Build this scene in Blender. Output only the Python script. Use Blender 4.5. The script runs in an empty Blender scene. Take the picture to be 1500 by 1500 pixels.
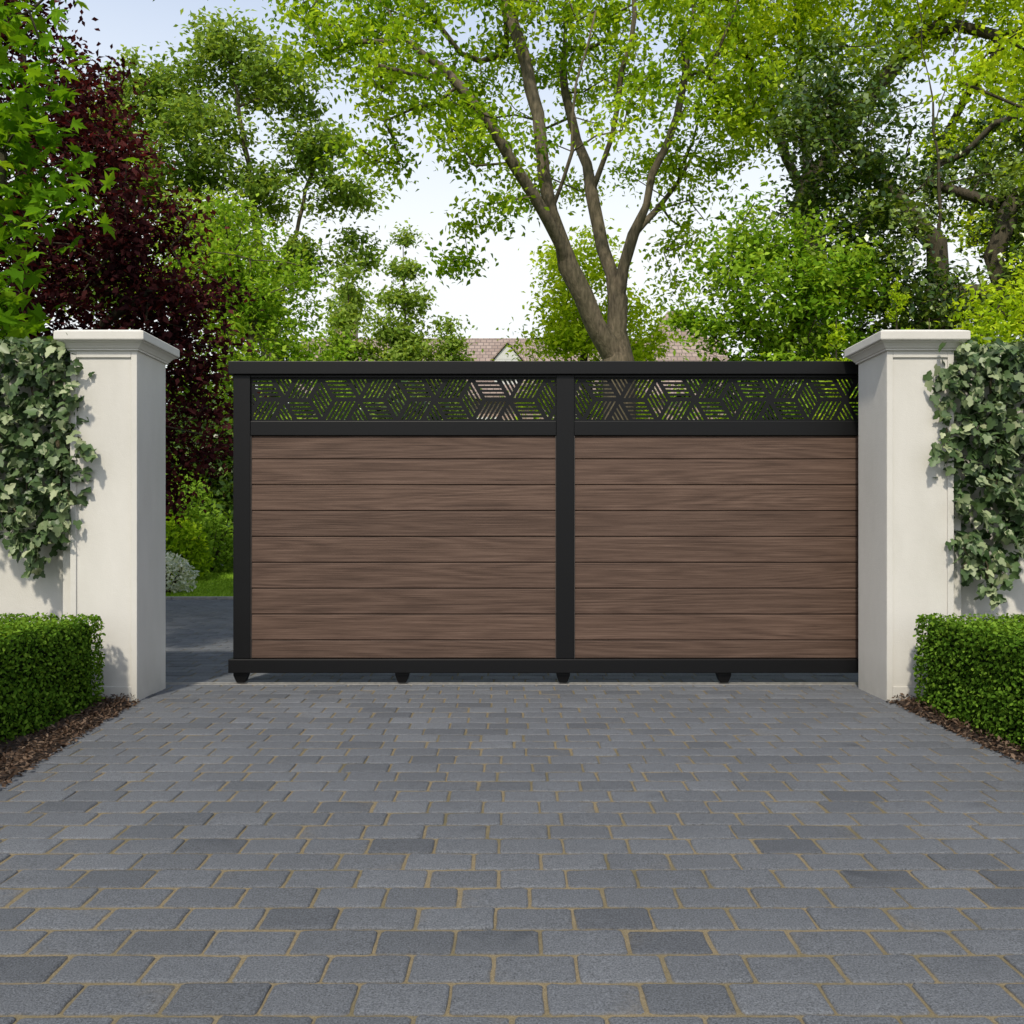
import bpy, bmesh, math, random
import numpy as np
from mathutils import Vector, Matrix

SEED = 7
random.seed(SEED)
rng = np.random.default_rng(SEED)
scene = bpy.context.scene
COL = scene.collection
scene.view_settings.view_transform = 'Standard'
scene.view_settings.look = 'None'
scene.view_settings.exposure = 0

# ------------------------------------------------------------------ helpers
def link(o):
    COL.objects.link(o); return o

def empty(name, loc, label, category, group=None):
    o = bpy.data.objects.new(name, None)
    o.empty_display_size = 0.2
    o.location = loc
    link(o)
    o["label"] = label; o["category"] = category
    if group: o["group"] = group
    return o

def add(name, me, mat=None, parent=None, label=None, category=None, kind=None, group=None):
    o = bpy.data.objects.new(name, me)
    if mat is not None:
        for m in (mat if isinstance(mat, (list, tuple)) else [mat]):
            me.materials.append(m)
    link(o)
    if parent is not None:
        o.parent = parent
        o.matrix_parent_inverse = Matrix.Translation(-Vector(parent.location))
    if label: o["label"] = label
    if category: o["category"] = category
    if kind: o["kind"] = kind
    if group: o["group"] = group
    return o

class MB:
    """collects verts / faces / material indices"""
    def __init__(s): s.v = []; s.f = []; s.m = []
    def box(s, x0, x1, y0, y1, z0, z1, m=0):
        b = len(s.v)
        s.v += [(x0,y0,z0),(x1,y0,z0),(x1,y1,z0),(x0,y1,z0),(x0,y0,z1),(x1,y0,z1),(x1,y1,z1),(x0,y1,z1)]
        for q in [(0,3,2,1),(4,5,6,7),(0,1,5,4),(1,2,6,5),(2,3,7,6),(3,0,4,7)]:
            s.f.append(tuple(b+i for i in q)); s.m.append(m)
    def poly(s, pts, m=0):
        b = len(s.v); s.v += [tuple(p) for p in pts]
        s.f.append(tuple(range(b, b+len(pts)))); s.m.append(m)
    def mesh(s, name, bevel=0, seg=2):
        me = bpy.data.meshes.new(name)
        me.from_pydata(s.v, [], s.f)
        me.polygons.foreach_set("material_index", s.m)
        me.update()
        if bevel:
            bm = bmesh.new(); bm.from_mesh(me)
            bmesh.ops.bevel(bm, geom=bm.edges[:], offset=bevel, segments=seg, affect='EDGES', profile=0.5, clamp_overlap=True)
            bm.to_mesh(me); bm.free()
        return me

def fast_mesh(name, V, faces_flat, starts, var=None):
    me = bpy.data.meshes.new(name)
    me.vertices.add(len(V)); me.vertices.foreach_set("co", V.astype(np.float32).ravel())
    me.loops.add(len(faces_flat)); me.loops.foreach_set("vertex_index", faces_flat.astype(np.int32))
    me.polygons.add(len(starts)); me.polygons.foreach_set("loop_start", starts.astype(np.int32))
    if var is not None:
        a = me.attributes.new("var", 'FLOAT', 'POINT'); a.data.foreach_set("value", var.astype(np.float32))
    me.update(calc_edges=True)
    return me

T_LEAF = (np.array([(0,0,0),(.45,.29,.07),(1,0,-.10),(.45,-.29,.07)],float), [(0,3,2,1)])
T_OVAL = (np.array([(0,0,0),(.3,.3,.06),(.7,.28,.04),(1,0,-.06),(.7,-.28,.04),(.3,-.3,.06)],float), [(0,3,2,1),(0,5,4,3)])
T_IVY = (np.array([(0,0,0),(1,0,-.12),
    (.72,.26,.02),(.52,.24,.04),(.34,.50,.03),(.1,.42,.05),(-.12,.28,.04),
    (.72,-.26,.02),(.52,-.24,.04),(.34,-.50,.03),(.1,-.42,.05),(-.12,-.28,.04)],float),
    [(0,1,2,3,4,5,6),(1,0,11,10,9,8,7)])
T_MAPLE = (np.array([(0,0,0),(1,0,-.2),
    (.70,.13,.0),(.66,.24,.0),(.46,.17,.04),(.58,.56,-.1),(.36,.42,0),(.20,.22,.04),(.0,.50,-.06),(-.02,.2,.02),
    (.70,-.13,.0),(.66,-.24,.0),(.46,-.17,.04),(.58,-.56,-.1),(.36,-.42,0),(.20,-.22,.04),(.0,-.50,-.06),(-.02,-.2,.02)],float),
    [(0,1,2,3,4,5,6,7,8,9),(1,0,17,16,15,14,13,12,11,10)])
T_CHIP = (np.array([(0,0,0),(.5,.22,.12),(1,.05,.02),(.6,-.2,.1)],float), [(0,3,2,1)])

def unit(a): return a/np.maximum(np.linalg.norm(a,axis=1,keepdims=True),1e-9)

def leaves(name, P, size, bias, spread, tmpl, var, tdir=None, tw=0.0):
    """real leaf faces; bias = preferred normal, spread = randomness, tdir = preferred tip direction"""
    N = len(P); tv, tf = tmpl; k = len(tv)
    b = np.broadcast_to(np.asarray(bias,float),(N,3))
    n = unit(b + rng.normal(size=(N,3))*spread)
    r = rng.normal(size=(N,3))
    if tdir is not None: r = r + np.asarray(tdir,float)*tw
    t = unit(r - n*np.sum(r*n,axis=1,keepdims=True))
    c = np.cross(n,t)
    s = np.asarray(size).reshape(-1,1,1)*np.ones((N,1,1))
    V = P[:,None,:] + s*(tv[None,:,0:1]*t[:,None,:] + tv[None,:,1:2]*c[:,None,:] + tv[None,:,2:3]*n[:,None,:])
    V = V.reshape(-1,3)
    fl = np.concatenate([np.array(f) for f in tf]); L = len(fl)
    flat = (fl[None,:] + (np.arange(N)*k)[:,None]).ravel()
    st0 = np.cumsum([0]+[len(f) for f in tf[:-1]])
    starts = (st0[None,:] + (np.arange(N)*L)[:,None]).ravel()
    return fast_mesh(name, V, flat, starts, np.repeat(var, k))

# ------------------------------------------------------------------ materials
def newmat(name):
    m = bpy.data.materials.new(name); m.use_nodes = True
    nt = m.node_tree; nt.nodes.clear()
    out = nt.nodes.new('ShaderNodeOutputMaterial')
    return m, nt, out
def N_(nt, t, **kw):
    n = nt.nodes.new(t)
    for k, v in kw.items(): setattr(n, k, v)
    return n
def ramp(nt, fac, stops):
    r = N_(nt,'ShaderNodeValToRGB'); cr = r.color_ramp
    while len(cr.elements) < len(stops): cr.elements.new(0.5)
    for e,(p,c) in zip(cr.elements, stops):
        e.position = p; e.color = (*c,1)
    nt.links.new(fac, r.inputs[0]); return r.outputs[0]
def noise(nt, vec, scale, detail=4, rough=.55):
    n = N_(nt,'ShaderNodeTexNoise'); n.inputs['Scale'].default_value = scale
    n.inputs['Detail'].default_value = detail; n.inputs['Roughness'].default_value = rough
    if vec is not None: nt.links.new(vec, n.inputs['Vector'])
    return n.outputs[0]
def mapping(nt, scale=(1,1,1)):
    tc = N_(nt,'ShaderNodeTexCoord'); mp = N_(nt,'ShaderNodeMapping')
    mp.inputs['Scale'].default_value = scale
    nt.links.new(tc.outputs['Object'], mp.inputs[0]); return mp.outputs[0]
def bump(nt, h, strength, dist):
    b = N_(nt,'ShaderNodeBump'); b.inputs['Strength'].default_value = strength
    b.inputs['Distance'].default_value = dist; nt.links.new(h, b.inputs['Height']); return b.outputs[0]
def mixc(nt, fac, a, b, mode='MIX'):
    m = N_(nt,'ShaderNodeMixRGB', blend_type=mode)
    for i,v in ((0,fac),(1,a),(2,b)):
        if hasattr(v,'is_linked') or hasattr(v,'links'): nt.links.new(v, m.inputs[i])
        elif isinstance(v,(int,float)): m.inputs[i].default_value = v
        else: m.inputs[i].default_value = (*v,1)
    return m.outputs[0]
def math_(nt, op, a, b=0.0):
    m = N_(nt,'ShaderNodeMath', operation=op)
    for i,v in ((0,a),(1,b)):
        if isinstance(v,(int,float)): m.inputs[i].default_value = v
        else: nt.links.new(v, m.inputs[i])
    return m.outputs[0]
def principled(nt, out, col, rough=.6, spec=.5, metal=0, normal=None):
    p = N_(nt,'ShaderNodeBsdfPrincipled')
    if hasattr(col,'links'): nt.links.new(col, p.inputs['Base Color'])
    else: p.inputs['Base Color'].default_value = (*col,1)
    if hasattr(rough,'links'): nt.links.new(rough, p.inputs['Roughness'])
    else: p.inputs['Roughness'].default_value = rough
    p.inputs['Specular IOR Level'].default_value = spec
    p.inputs['Metallic'].default_value = metal
    if normal is not None: nt.links.new(normal, p.inputs['Normal'])
    nt.links.new(p.outputs[0], out.inputs[0]); return p

def leaf_mat(name, dark, mid, light, trans=.42, rough=.45, tcol=None, spec=0):
    m, nt, out = newmat(name)
    at = N_(nt,'ShaderNodeAttribute', attribute_name='var')
    c = ramp(nt, at.outputs['Fac'], [(0,dark),(.5,mid),(1,light)])
    if spec > 0:
        p = N_(nt,'ShaderNodeBsdfPrincipled'); nt.links.new(c, p.inputs['Base Color'])
        p.inputs['Roughness'].default_value = rough; p.inputs['Specular IOR Level'].default_value = spec
    else:
        p = N_(nt,'ShaderNodeBsdfDiffuse'); nt.links.new(c, p.inputs['Color'])
    if trans <= 0:
        nt.links.new(p.outputs[0], out.inputs[0]); return m
    t = N_(nt,'ShaderNodeBsdfTranslucent')
    tc = mixc(nt, 1.0, c, tcol or (1.7,1.5,.6), 'MULTIPLY')
    nt.links.new(tc, t.inputs[0])
    mx = N_(nt,'ShaderNodeMixShader'); mx.inputs[0].default_value = trans
    nt.links.new(p.outputs[0], mx.inputs[1]); nt.links.new(t.outputs[0], mx.inputs[2])
    nt.links.new(mx.outputs[0], out.inputs[0]); return m

def bark_mat(name, a, b):
    m, nt, out = newmat(name)
    v = mapping(nt,(1,1,.25)); n = noise(nt, v, 22, 4, .65); n2 = noise(nt, mapping(nt), 1.5, 2)
    c = ramp(nt, n, [(.3,a),(.7,b)])
    c = mixc(nt, math_(nt,'MULTIPLY',n2,.45), c, (.07,.08,.035))
    principled(nt, out, c, .9, .2, normal=bump(nt, n, .8, .03)); return m

M_bark = bark_mat('bark_grey_brown',(.05,.038,.028),(.20,.155,.11))
M_barkd = bark_mat('bark_dark',(.022,.017,.013),(.085,.063,.046))

def stucco():
    m, nt, out = newmat('painted_render')
    n = noise(nt, mapping(nt), 220, 2, .6); n2 = noise(nt, mapping(nt,(1,1,.35)), 3.2, 4, .6)
    c = ramp(nt, n2, [(.3,(.525,.505,.462)),(.7,(.60,.578,.535))])
    geo = N_(nt,'ShaderNodeNewGeometry'); sep = N_(nt,'ShaderNodeSeparateXYZ'); nt.links.new(geo.outputs['Position'], sep.inputs[0])
    mr = N_(nt,'ShaderNodeMapRange'); mr.inputs[1].default_value = 0; mr.inputs[2].default_value = .25
    mr.inputs[3].default_value = .6; mr.inputs[4].default_value = 0
    nt.links.new(sep.outputs[2], mr.inputs[0])
    c = mixc(nt, math_(nt,'MULTIPLY',mr.outputs[0], noise(nt, mapping(nt), 9, 3)), c, (.26,.24,.20))
    h = math_(nt,'ADD', n, math_(nt,'MULTIPLY',noise(nt, mapping(nt), 30, 2),.8))
    principled(nt, out, c, .85, .25, normal=bump(nt, h, .32, .004)); return m
M_stucco = stucco()

def blackmetal():
    m, nt, out = newmat('black_powder_coat')
    principled(nt, out, (.0045,.0045,.005), .45, .22); return m
M_black = blackmetal()

def wood():
    m, nt, out = newmat('brown_composite_boards')
    geo = N_(nt,'ShaderNodeNewGeometry')
    tc = N_(nt,'ShaderNodeTexCoord'); off = N_(nt,'ShaderNodeVectorMath', operation='ADD')
    comb = N_(nt,'ShaderNodeCombineXYZ')
    r = geo.outputs['Random Per Island']
    nt.links.new(math_(nt,'MULTIPLY',r,17.0), comb.inputs[0]); nt.links.new(math_(nt,'MULTIPLY',r,5.0), comb.inputs[1])
    nt.links.new(tc.outputs['Object'], off.inputs[0]); nt.links.new(comb.outputs[0], off.inputs[1])
    def mp(s):
        q = N_(nt,'ShaderNodeMapping'); q.inputs['Scale'].default_value = s
        nt.links.new(off.outputs[0], q.inputs[0]); return q.outputs[0]
    fine = noise(nt, mp((2.2,60,170)), 1.0, 4, .75)
    big = noise(nt, mp((.42,6,6.5)), 1.0, 1, .4)
    rings = math_(nt,'FRACT', math_(nt,'MULTIPLY',big,15.0))
    rings = math_(nt,'MULTIPLY', math_(nt,'ABSOLUTE', math_(nt,'SUBTRACT',rings,.5)), 2.0)
    g = math_(nt,'ADD', math_(nt,'MULTIPLY',fine,.90), math_(nt,'MULTIPLY',rings,.10))
    c = ramp(nt, g, [(.32,(.036,.021,.0145)),(.50,(.082,.050,.036)),(.68,(.132,.085,.063))])
    tint = N_(nt,'ShaderNodeMapRange'); tint.inputs[3].default_value=.90; tint.inputs[4].default_value=1.10
    nt.links.new(r, tint.inputs[0])
    cc = N_(nt,'ShaderNodeVectorMath', operation='SCALE'); nt.links.new(c, cc.inputs[0]); nt.links.new(tint.outputs[0], cc.inputs[3])
    principled(nt, out, cc.outputs[0], .62, .22, normal=bump(nt, fine, .35, .002)); return m
M_wood = wood()

def simple(name, a, b, scale, rough=.8, bs=.3, bd=.01, spec=.3, metal=0):
    m, nt, out = newmat(name)
    n = noise(nt, mapping(nt), scale, 4, .6)
    principled(nt, out, ramp(nt, n, [(.3,a),(.7,b)]), rough, spec, metal, bump(nt, n, bs, bd)); return m

M_bead = simple('dark_bronze_trim',(.07,.062,.057),(.09,.08,.075),40,.4,.05,.001,.5,.3)
M_track = simple('galvanised_track',(.20,.19,.18),(.34,.33,.31),30,.55,.2,.002,.4,.5)
M_soil = simple('bark_mulch_soil',(.020,.013,.009),(.065,.042,.030),45,.95,.8,.03)
M_chip = leaf_mat('bark_chips',(.03,.018,.012),(.085,.055,.038),(.17,.12,.085),.0,.9)
M_grass = simple('lawn_turf',(.12,.22,.02),(.20,.32,.04),60,.9,.5,.02)
M_ground = simple('rough_grass_ground',(.03,.045,.015),(.065,.08,.03),3,.95,.5,.05)
M_kerb = simple('stone_edging',(.19,.185,.17),(.30,.29,.27),30,.85,.3,.005)

def paver():
    m, nt, out = newmat('grey_block_paving')
    geo = N_(nt,'ShaderNodeNewGeometry'); r = geo.outputs['Random Per Island']
    base = ramp(nt, r, [(0,(.086,.091,.101)),(.06,(.096,.102,.112)),(.18,(.110,.116,.127)),(.8,(.122,.129,.141)),(1,(.137,.144,.156))])
    v = mapping(nt)
    grain = noise(nt, v, 210, 3, .8); med = noise(nt, v, 38, 2, .6); lo = noise(nt, v, .8, 1, .5)
    gr = N_(nt,'ShaderNodeMapRange'); gr.inputs[1].default_value=.33; gr.inputs[2].default_value=.67; gr.inputs[3].default_value=.2; gr.inputs[4].default_value=1.75
    nt.links.new(grain, gr.inputs[0])
    f = math_(nt,'ADD', math_(nt,'MULTIPLY',gr.outputs[0],.70), math_(nt,'ADD', math_(nt,'MULTIPLY',med,.34), math_(nt,'MULTIPLY',lo,.24)))
    cc = N_(nt,'ShaderNodeVectorMath', operation='SCALE'); nt.links.new(base, cc.inputs[0]); nt.links.new(f, cc.inputs[3])
    sep = N_(nt,'ShaderNodeSeparateXYZ'); nt.links.new(geo.outputs['Position'], sep.inputs[0])
    mr = N_(nt,'ShaderNodeMapRange'); mr.inputs[1].default_value=-.006; mr.inputs[2].default_value=-.0015; mr.inputs[3].default_value=.85; mr.inputs[4].default_value=0
    nt.links.new(sep.outputs[2], mr.inputs[0])
    col = mixc(nt, math_(nt,'MULTIPLY',mr.outputs[0], ramp(nt, med, [(.35,(0,0,0)),(.6,(1,1,1))])), cc.outputs[0], (.15,.12,.075))
    principled(nt, out, col, .8, .3, normal=bump(nt, grain, .95, .005)); return m
M_paver = paver()
def jointm():
    m, nt, out = newmat('jointing_sand')
    n = noise(nt, mapping(nt), 300, 2, .6); n2 = noise(nt, mapping(nt), 2.2, 3)
    c = ramp(nt, n, [(.3,(.12,.095,.055)),(.7,(.235,.19,.12))])
    c = mixc(nt, ramp(nt, n2, [(.45,(0,0,0)),(.75,(.8,.8,.8))]), c, (.075,.072,.042))
    principled(nt, out, c, .95, .1); return m
M_joint = jointm()

# ------------------------------------------------------------------ camera, world, sun
cam_d = bpy.data.cameras.new("Camera"); cam = bpy.data.objects.new("Camera", cam_d); link(cam)
cam.location = (0,0,1.0); cam.rotation_euler = (math.radians(90),0,0)
cam_d.sensor_width = 36; cam_d.lens = 31.2; cam_d.shift_y = 0.0133; cam_d.clip_end = 3000
scene.camera = cam

AZ, EL = math.radians(180+14), math.radians(50)
S = Vector((math.sin(AZ)*math.cos(EL), math.cos(AZ)*math.cos(EL), math.sin(EL)))
sd = bpy.data.lights.new("sun", 'SUN'); sd.energy = 3.7; sd.angle = math.radians(3); sd.color = (1,.925,.78)
so = bpy.data.objects.new("sun", sd); so.rotation_euler = S.to_track_quat('Z','Y').to_euler(); so.location = (0,0,30); link(so)

w = bpy.data.worlds.new("World"); scene.world = w; w.use_nodes = True
nt = w.node_tree; nt.nodes.clear()
wo = nt.nodes.new('ShaderNodeOutputWorld'); bg = nt.nodes.new('ShaderNodeBackground')
sky = nt.nodes.new('ShaderNodeTexSky'); sky.sky_type = 'NISHITA'; sky.sun_disc = False
sky.sun_elevation = EL; sky.sun_rotation = AZ; sky.dust_density = 1.0; sky.ozone_density = 1.0
hsv = nt.nodes.new('ShaderNodeHueSaturation'); hsv.inputs['Saturation'].default_value = .95; hsv.inputs['Value'].default_value = 2.1
nt.links.new(sky.outputs[0], hsv.inputs['Color'])
tc = nt.nodes.new('ShaderNodeTexCoord'); mp = nt.nodes.new('ShaderNodeMapping'); mp.inputs['Scale'].default_value = (1,1,2.6)
nt.links.new(tc.outputs['Generated'], mp.inputs[0])
cl = ramp(nt, noise(nt, mp.outputs[0], 3.0, 6, .6), [(.46,(0,0,0)),(.66,(.95,.95,.95))])
sepw = nt.nodes.new('ShaderNodeSeparateXYZ'); nt.links.new(tc.outputs['Generated'], sepw.inputs[0])
hz = nt.nodes.new('ShaderNodeMapRange'); hz.inputs[1].default_value=.30; hz.inputs[2].default_value=.60; hz.inputs[3].default_value=1.0; hz.inputs[4].default_value=.15
nt.links.new(sepw.outputs[2], hz.inputs[0])
fac = math_(nt,'MAXIMUM', cl, hz.outputs[0])
skyc = mixc(nt, fac, hsv.outputs[0], (8.3,8.6,8.8))
nt.links.new(skyc, bg.inputs[0]); bg.inputs[1].default_value = 0.12
nt.links.new(bg.outputs[0], wo.inputs[0])

# ------------------------------------------------------------------ ground
mb = MB(); mb.poly([(-400,-400,-.03),(400,-400,-.03),(400,600,-.03),(-400,600,-.03)])
add('ground', mb.mesh('ground'), M_ground, kind='structure', label='rough grass ground around the driveway')

EDGE_R = 2.14
def edge_l(y): return -2.13 + (5.04-y)*0.105 if y < 5.04 else -2.13

def paving_mesh():
    V=[];F=[];st=[];base=0;lc=0
    row=.128; y=-1.0; i=0; blocks=[]
    while y < 12.0:
        if y < 5.5: xa, xb = -2.5, 2.5
        else: xa, xb = -7.5, 4.5
        x = xa - random.uniform(0,.03) + (.1 if i%2 else 0) + random.uniform(-.02,.02)
        while x < xb:
            wd = random.choice([.2,.2,.2,.2,.203,.197,.19,.207])
            if x+wd > xa: blocks.append((x,x+wd,y,y+row))
            x += wd
        y += row; i += 1
    for (x0,x1,y0,y1) in blocks:
        g=.0042
        x0+=g*random.uniform(.6,1.3); x1-=g*random.uniform(.6,1.3); y0+=g*random.uniform(.6,1.3); y1-=g*random.uniform(.6,1.3)
        cx,cy=(x0+x1)/2,(y0+y1)/2; a=random.gauss(0,.006); ca,sa=math.cos(a),math.sin(a)
        dz=random.uniform(-.0014,.0014); tx=random.gauss(0,.009); ty=random.gauss(0,.009)
        hx,hy=(x1-x0)/2,(y1-y0)/2; c=.0065
        near = cy < 6.5
        if near:
            ol=[]
            for (p,q) in [(-hx+c,-hy),(-hx*.6,-hy),(-hx*.2,-hy),(hx*.2,-hy),(hx*.6,-hy),(hx-c,-hy),(hx,-hy+c),(hx,-hy*.3),(hx,hy*.3),(hx,hy-c),(hx-c,hy),(hx*.6,hy),(hx*.2,hy),(-hx*.2,hy),(-hx*.6,hy),(-hx+c,hy),(-hx,hy-c),(-hx,hy*.3),(-hx,-hy*.3),(-hx,-hy+c)]:
                ol.append((p+random.uniform(-.0016,.0016),q+random.uniform(-.0016,.0016)))
            rings=[(0,-.03),(0,-.0055),(.0015,-.0026),(.0045,-.0006),(.0090,0)]
        else:
            ol=[(-hx,-hy),(hx,-hy),(hx,hy),(-hx,hy)]
            rings=[(0,-.02),(0,-.004),(.005,0)]
        n=len(ol)
        for ri,(ins,z) in enumerate(rings):
            for p,q in ol:
                jj=random.uniform(.6,1.5) if near and ri>1 else 1
                sx=p*(1-ins*jj/hx); sy=q*(1-ins*jj/hy)
                V.append((cx+sx*ca-sy*sa, cy+sx*sa+sy*ca, z+dz+(sx*tx+sy*ty if z>-.01 else 0)))
        for k in range(len(rings)-1):
            for j in range(n):
                F += [base+k*n+j, base+k*n+(j+1)%n, base+(k+1)*n+(j+1)%n, base+(k+1)*n+j]; st.append(lc); lc+=4
        F += [base+(len(rings)-1)*n+j for j in range(n)]; st.append(lc); lc+=n
        base += n*len(rings)
    me = fast_mesh('driveway', np.array(V), np.array(F), np.array(st))
    me.polygons.foreach_set("use_smooth", np.ones(len(st),bool))
    return me
add('driveway', paving_mesh(), M_paver, kind='structure', label='grey block paved driveway with sandy joints')
JZ=-.0048
mb = MB(); mb.poly([(-2.6,-1.05,JZ),(2.6,-1.05,JZ),(2.6,5.55,JZ),(-2.6,5.55,JZ)])
mb.poly([(-7.6,5.55,JZ),(4.6,5.55,JZ),(4.6,12.05,JZ),(-7.6,12.05,JZ)])
add('driveway_bedding', mb.mesh('driveway_bedding'), M_joint, kind='structure', label='sandy bedding in the joints of the paving')

def bed(side):
    ny, nx = 60, 16; V=[];F=[]
    for j in range(ny+1):
        y = -1 + 6.05*j/ny
        e = edge_l(y) if side<0 else EDGE_R
        for i in range(nx+1):
            t=i/nx; x = e + side*t*2.0 + (random.uniform(-.012,.012) if i==0 else 0)
            z = .004 + min(1,t*8)*.028 + random.uniform(-.005,.008)*(i>0)
            if i==0: z=-.002
            V.append((x,y,z))
    for j in range(ny):
        for i in range(nx):
            a=j*(nx+1)+i; q=(a,a+1,a+nx+2,a+nx+1)
            F.append(q if side>0 else q[::-1])
    me=bpy.data.meshes.new('planting_bed'); me.from_pydata(V,[],F); me.update(); return me
for side in (-1,1):
    add('planting_bed', bed(side), M_soil, kind='structure', label='dark soil bed along the edge of the driveway')
    n=3600; P=np.zeros((n,3)); P[:,1]=rng.uniform(2.2,5.04,n)
    e=np.array([edge_l(y) if side<0 else EDGE_R for y in P[:,1]])
    P[:,0]=e+side*(np.abs(rng.normal(.08,.10,n))-.016); P[:,2]=.022+rng.uniform(0,.018,n)
    far=np.abs(P[:,0])<np.abs(e)+.02; P[far,2]=.010
    me=leaves('bark_mulch',P,rng.uniform(.010,.034,n),(0,0,1),.5,T_CHIP,rng.uniform(0,1,n))
    add('bark_mulch',me,M_chip,kind='stuff',label='loose brown bark mulch chips beside the paving',category='mulch')

mb=MB(); mb.poly([(-12,12.12,.0),(12,12.12,.0),(14,34,.3),(-14,34,.3)])
add('lawn', mb.mesh('lawn'), M_grass, kind='structure', label='mown green lawn behind the driveway')
n=20000; P=np.zeros((n,3)); P[:,0]=rng.uniform(-7.5,-3.5,n); P[:,1]=rng.uniform(12.13,19,n); P[:,2]=.3*(P[:,1]-12.12)/22
M_blade=leaf_mat('grass_blades',(.14,.25,.02),(.22,.37,.035),(.30,.45,.06),.35)
add('grass_blades', leaves('grass_blades',P,rng.uniform(.03,.06,n),(0,-1,.2),.6,T_LEAF,rng.uniform(0,1,n),(0,0,1),4), M_blade, kind='stuff', label='short green lawn grass blades', category='grass')
mb=MB(); x=-7.6
while x<4.6:
    mb.box(x+.004,x+.596,12.0,12.10,-.02,.035); x+=.6
add('driveway_edging', mb.mesh('driveway_edging',.006,2), M_kerb, kind='structure', label='pale stone edging between paving and lawn')

# ------------------------------------------------------------------ pillars and walls
def ring_loft(mb, rects):
    b=len(mb.v)
    for (x0,x1,y0,y1,z) in rects: mb.v += [(x0,y0,z),(x1,y0,z),(x1,y1,z),(x0,y1,z)]
    for k in range(len(rects)-1):
        for j in range(4):
            a=b+k*4; mb.f.append((a+j,a+(j+1)%4,a+4+(j+1)%4,a+4+j)); mb.m.append(0)
    mb.f.append((b+3,b+2,b+1,b)); mb.m.append(0)
    t=b+4*(len(rects)-1); mb.f.append((t,t+1,t+2,t+3)); mb.m.append(0)

def pillar(side):
    xi, xo = 2.13, 2.51
    x0,x1 = (xi,xo) if side>0 else (-xo,-xi)
    y0,y1 = 5.04,5.46
    e = empty('gate_pillar',((x0+x1)/2,(y0+y1)/2,0),'square off-white rendered gate pillar with moulded cap','pillar',group='gate pillars')
    mb=MB(); mb.box(x0,x1,y0+.010,y1,-.02,2.005)
    bw=.034
    add('shaft', mb.mesh('shaft',.004,2), M_stucco, e)
    mb=MB()
    mb.box(x0,x0+bw,y0,y0+.0095,-.02,1.995); mb.box(x1-bw,x1,y0,y0+.0095,-.02,1.995)
    mb.box(x0+bw+.0005,x1-bw-.0005,y0,y0+.0095,1.955,1.995); mb.box(x0+bw+.0005,x1-bw-.0005,y0,y0+.0095,-.02,.085)
    add('panel_moulding', mb.mesh('panel_moulding',.0025,2), M_stucco, e)
    mb=MB(); L=[]
    prof=[(.002,1.992),(.012,1.994),(.012,2.002),(.018,2.006),(.024,2.016),(.036,2.030),(.048,2.038),(.048,2.043),(.060,2.045),(.062,2.050),(.062,2.090),(.056,2.096),(.02,2.108)]
    for o,z in prof: L.append((x0-o,x1+o,y0-o,y1+o,z))
    ring_loft(mb,L)
    add('cap', mb.mesh('cap'), M_stucco, e)
    return e
pillar(-1); pillar(1)

def wall(side):
    xa,xb=2.512,6.2
    x0,x1=(xa,xb) if side>0 else (-xb,-xa)
    e=empty('garden_wall',((x0+x1)/2,5.3,0),'off-white rendered garden wall beside the gate pillar','wall',group='garden walls')
    mb=MB(); mb.box(x0,x1,5.17,5.38,-.02,1.93); add('wall_face',mb.mesh('wall_face',.004,2),M_stucco,e)
    mb=MB(); p0=xa+.002; p1=xa+.07
    a,b=(p0,p1) if side>0 else (-p1,-p0)
    mb.box(a,b,5.10,5.1685,-.02,1.90); add('pilaster',mb.mesh('pilaster',.003,2),M_stucco,e)
    mb=MB(); mb.box(x0,x1,5.13,5.42,1.9305,1.985); add('coping',mb.mesh('coping',.01,3),M_stucco,e)
wall(-1); wall(1)

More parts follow.
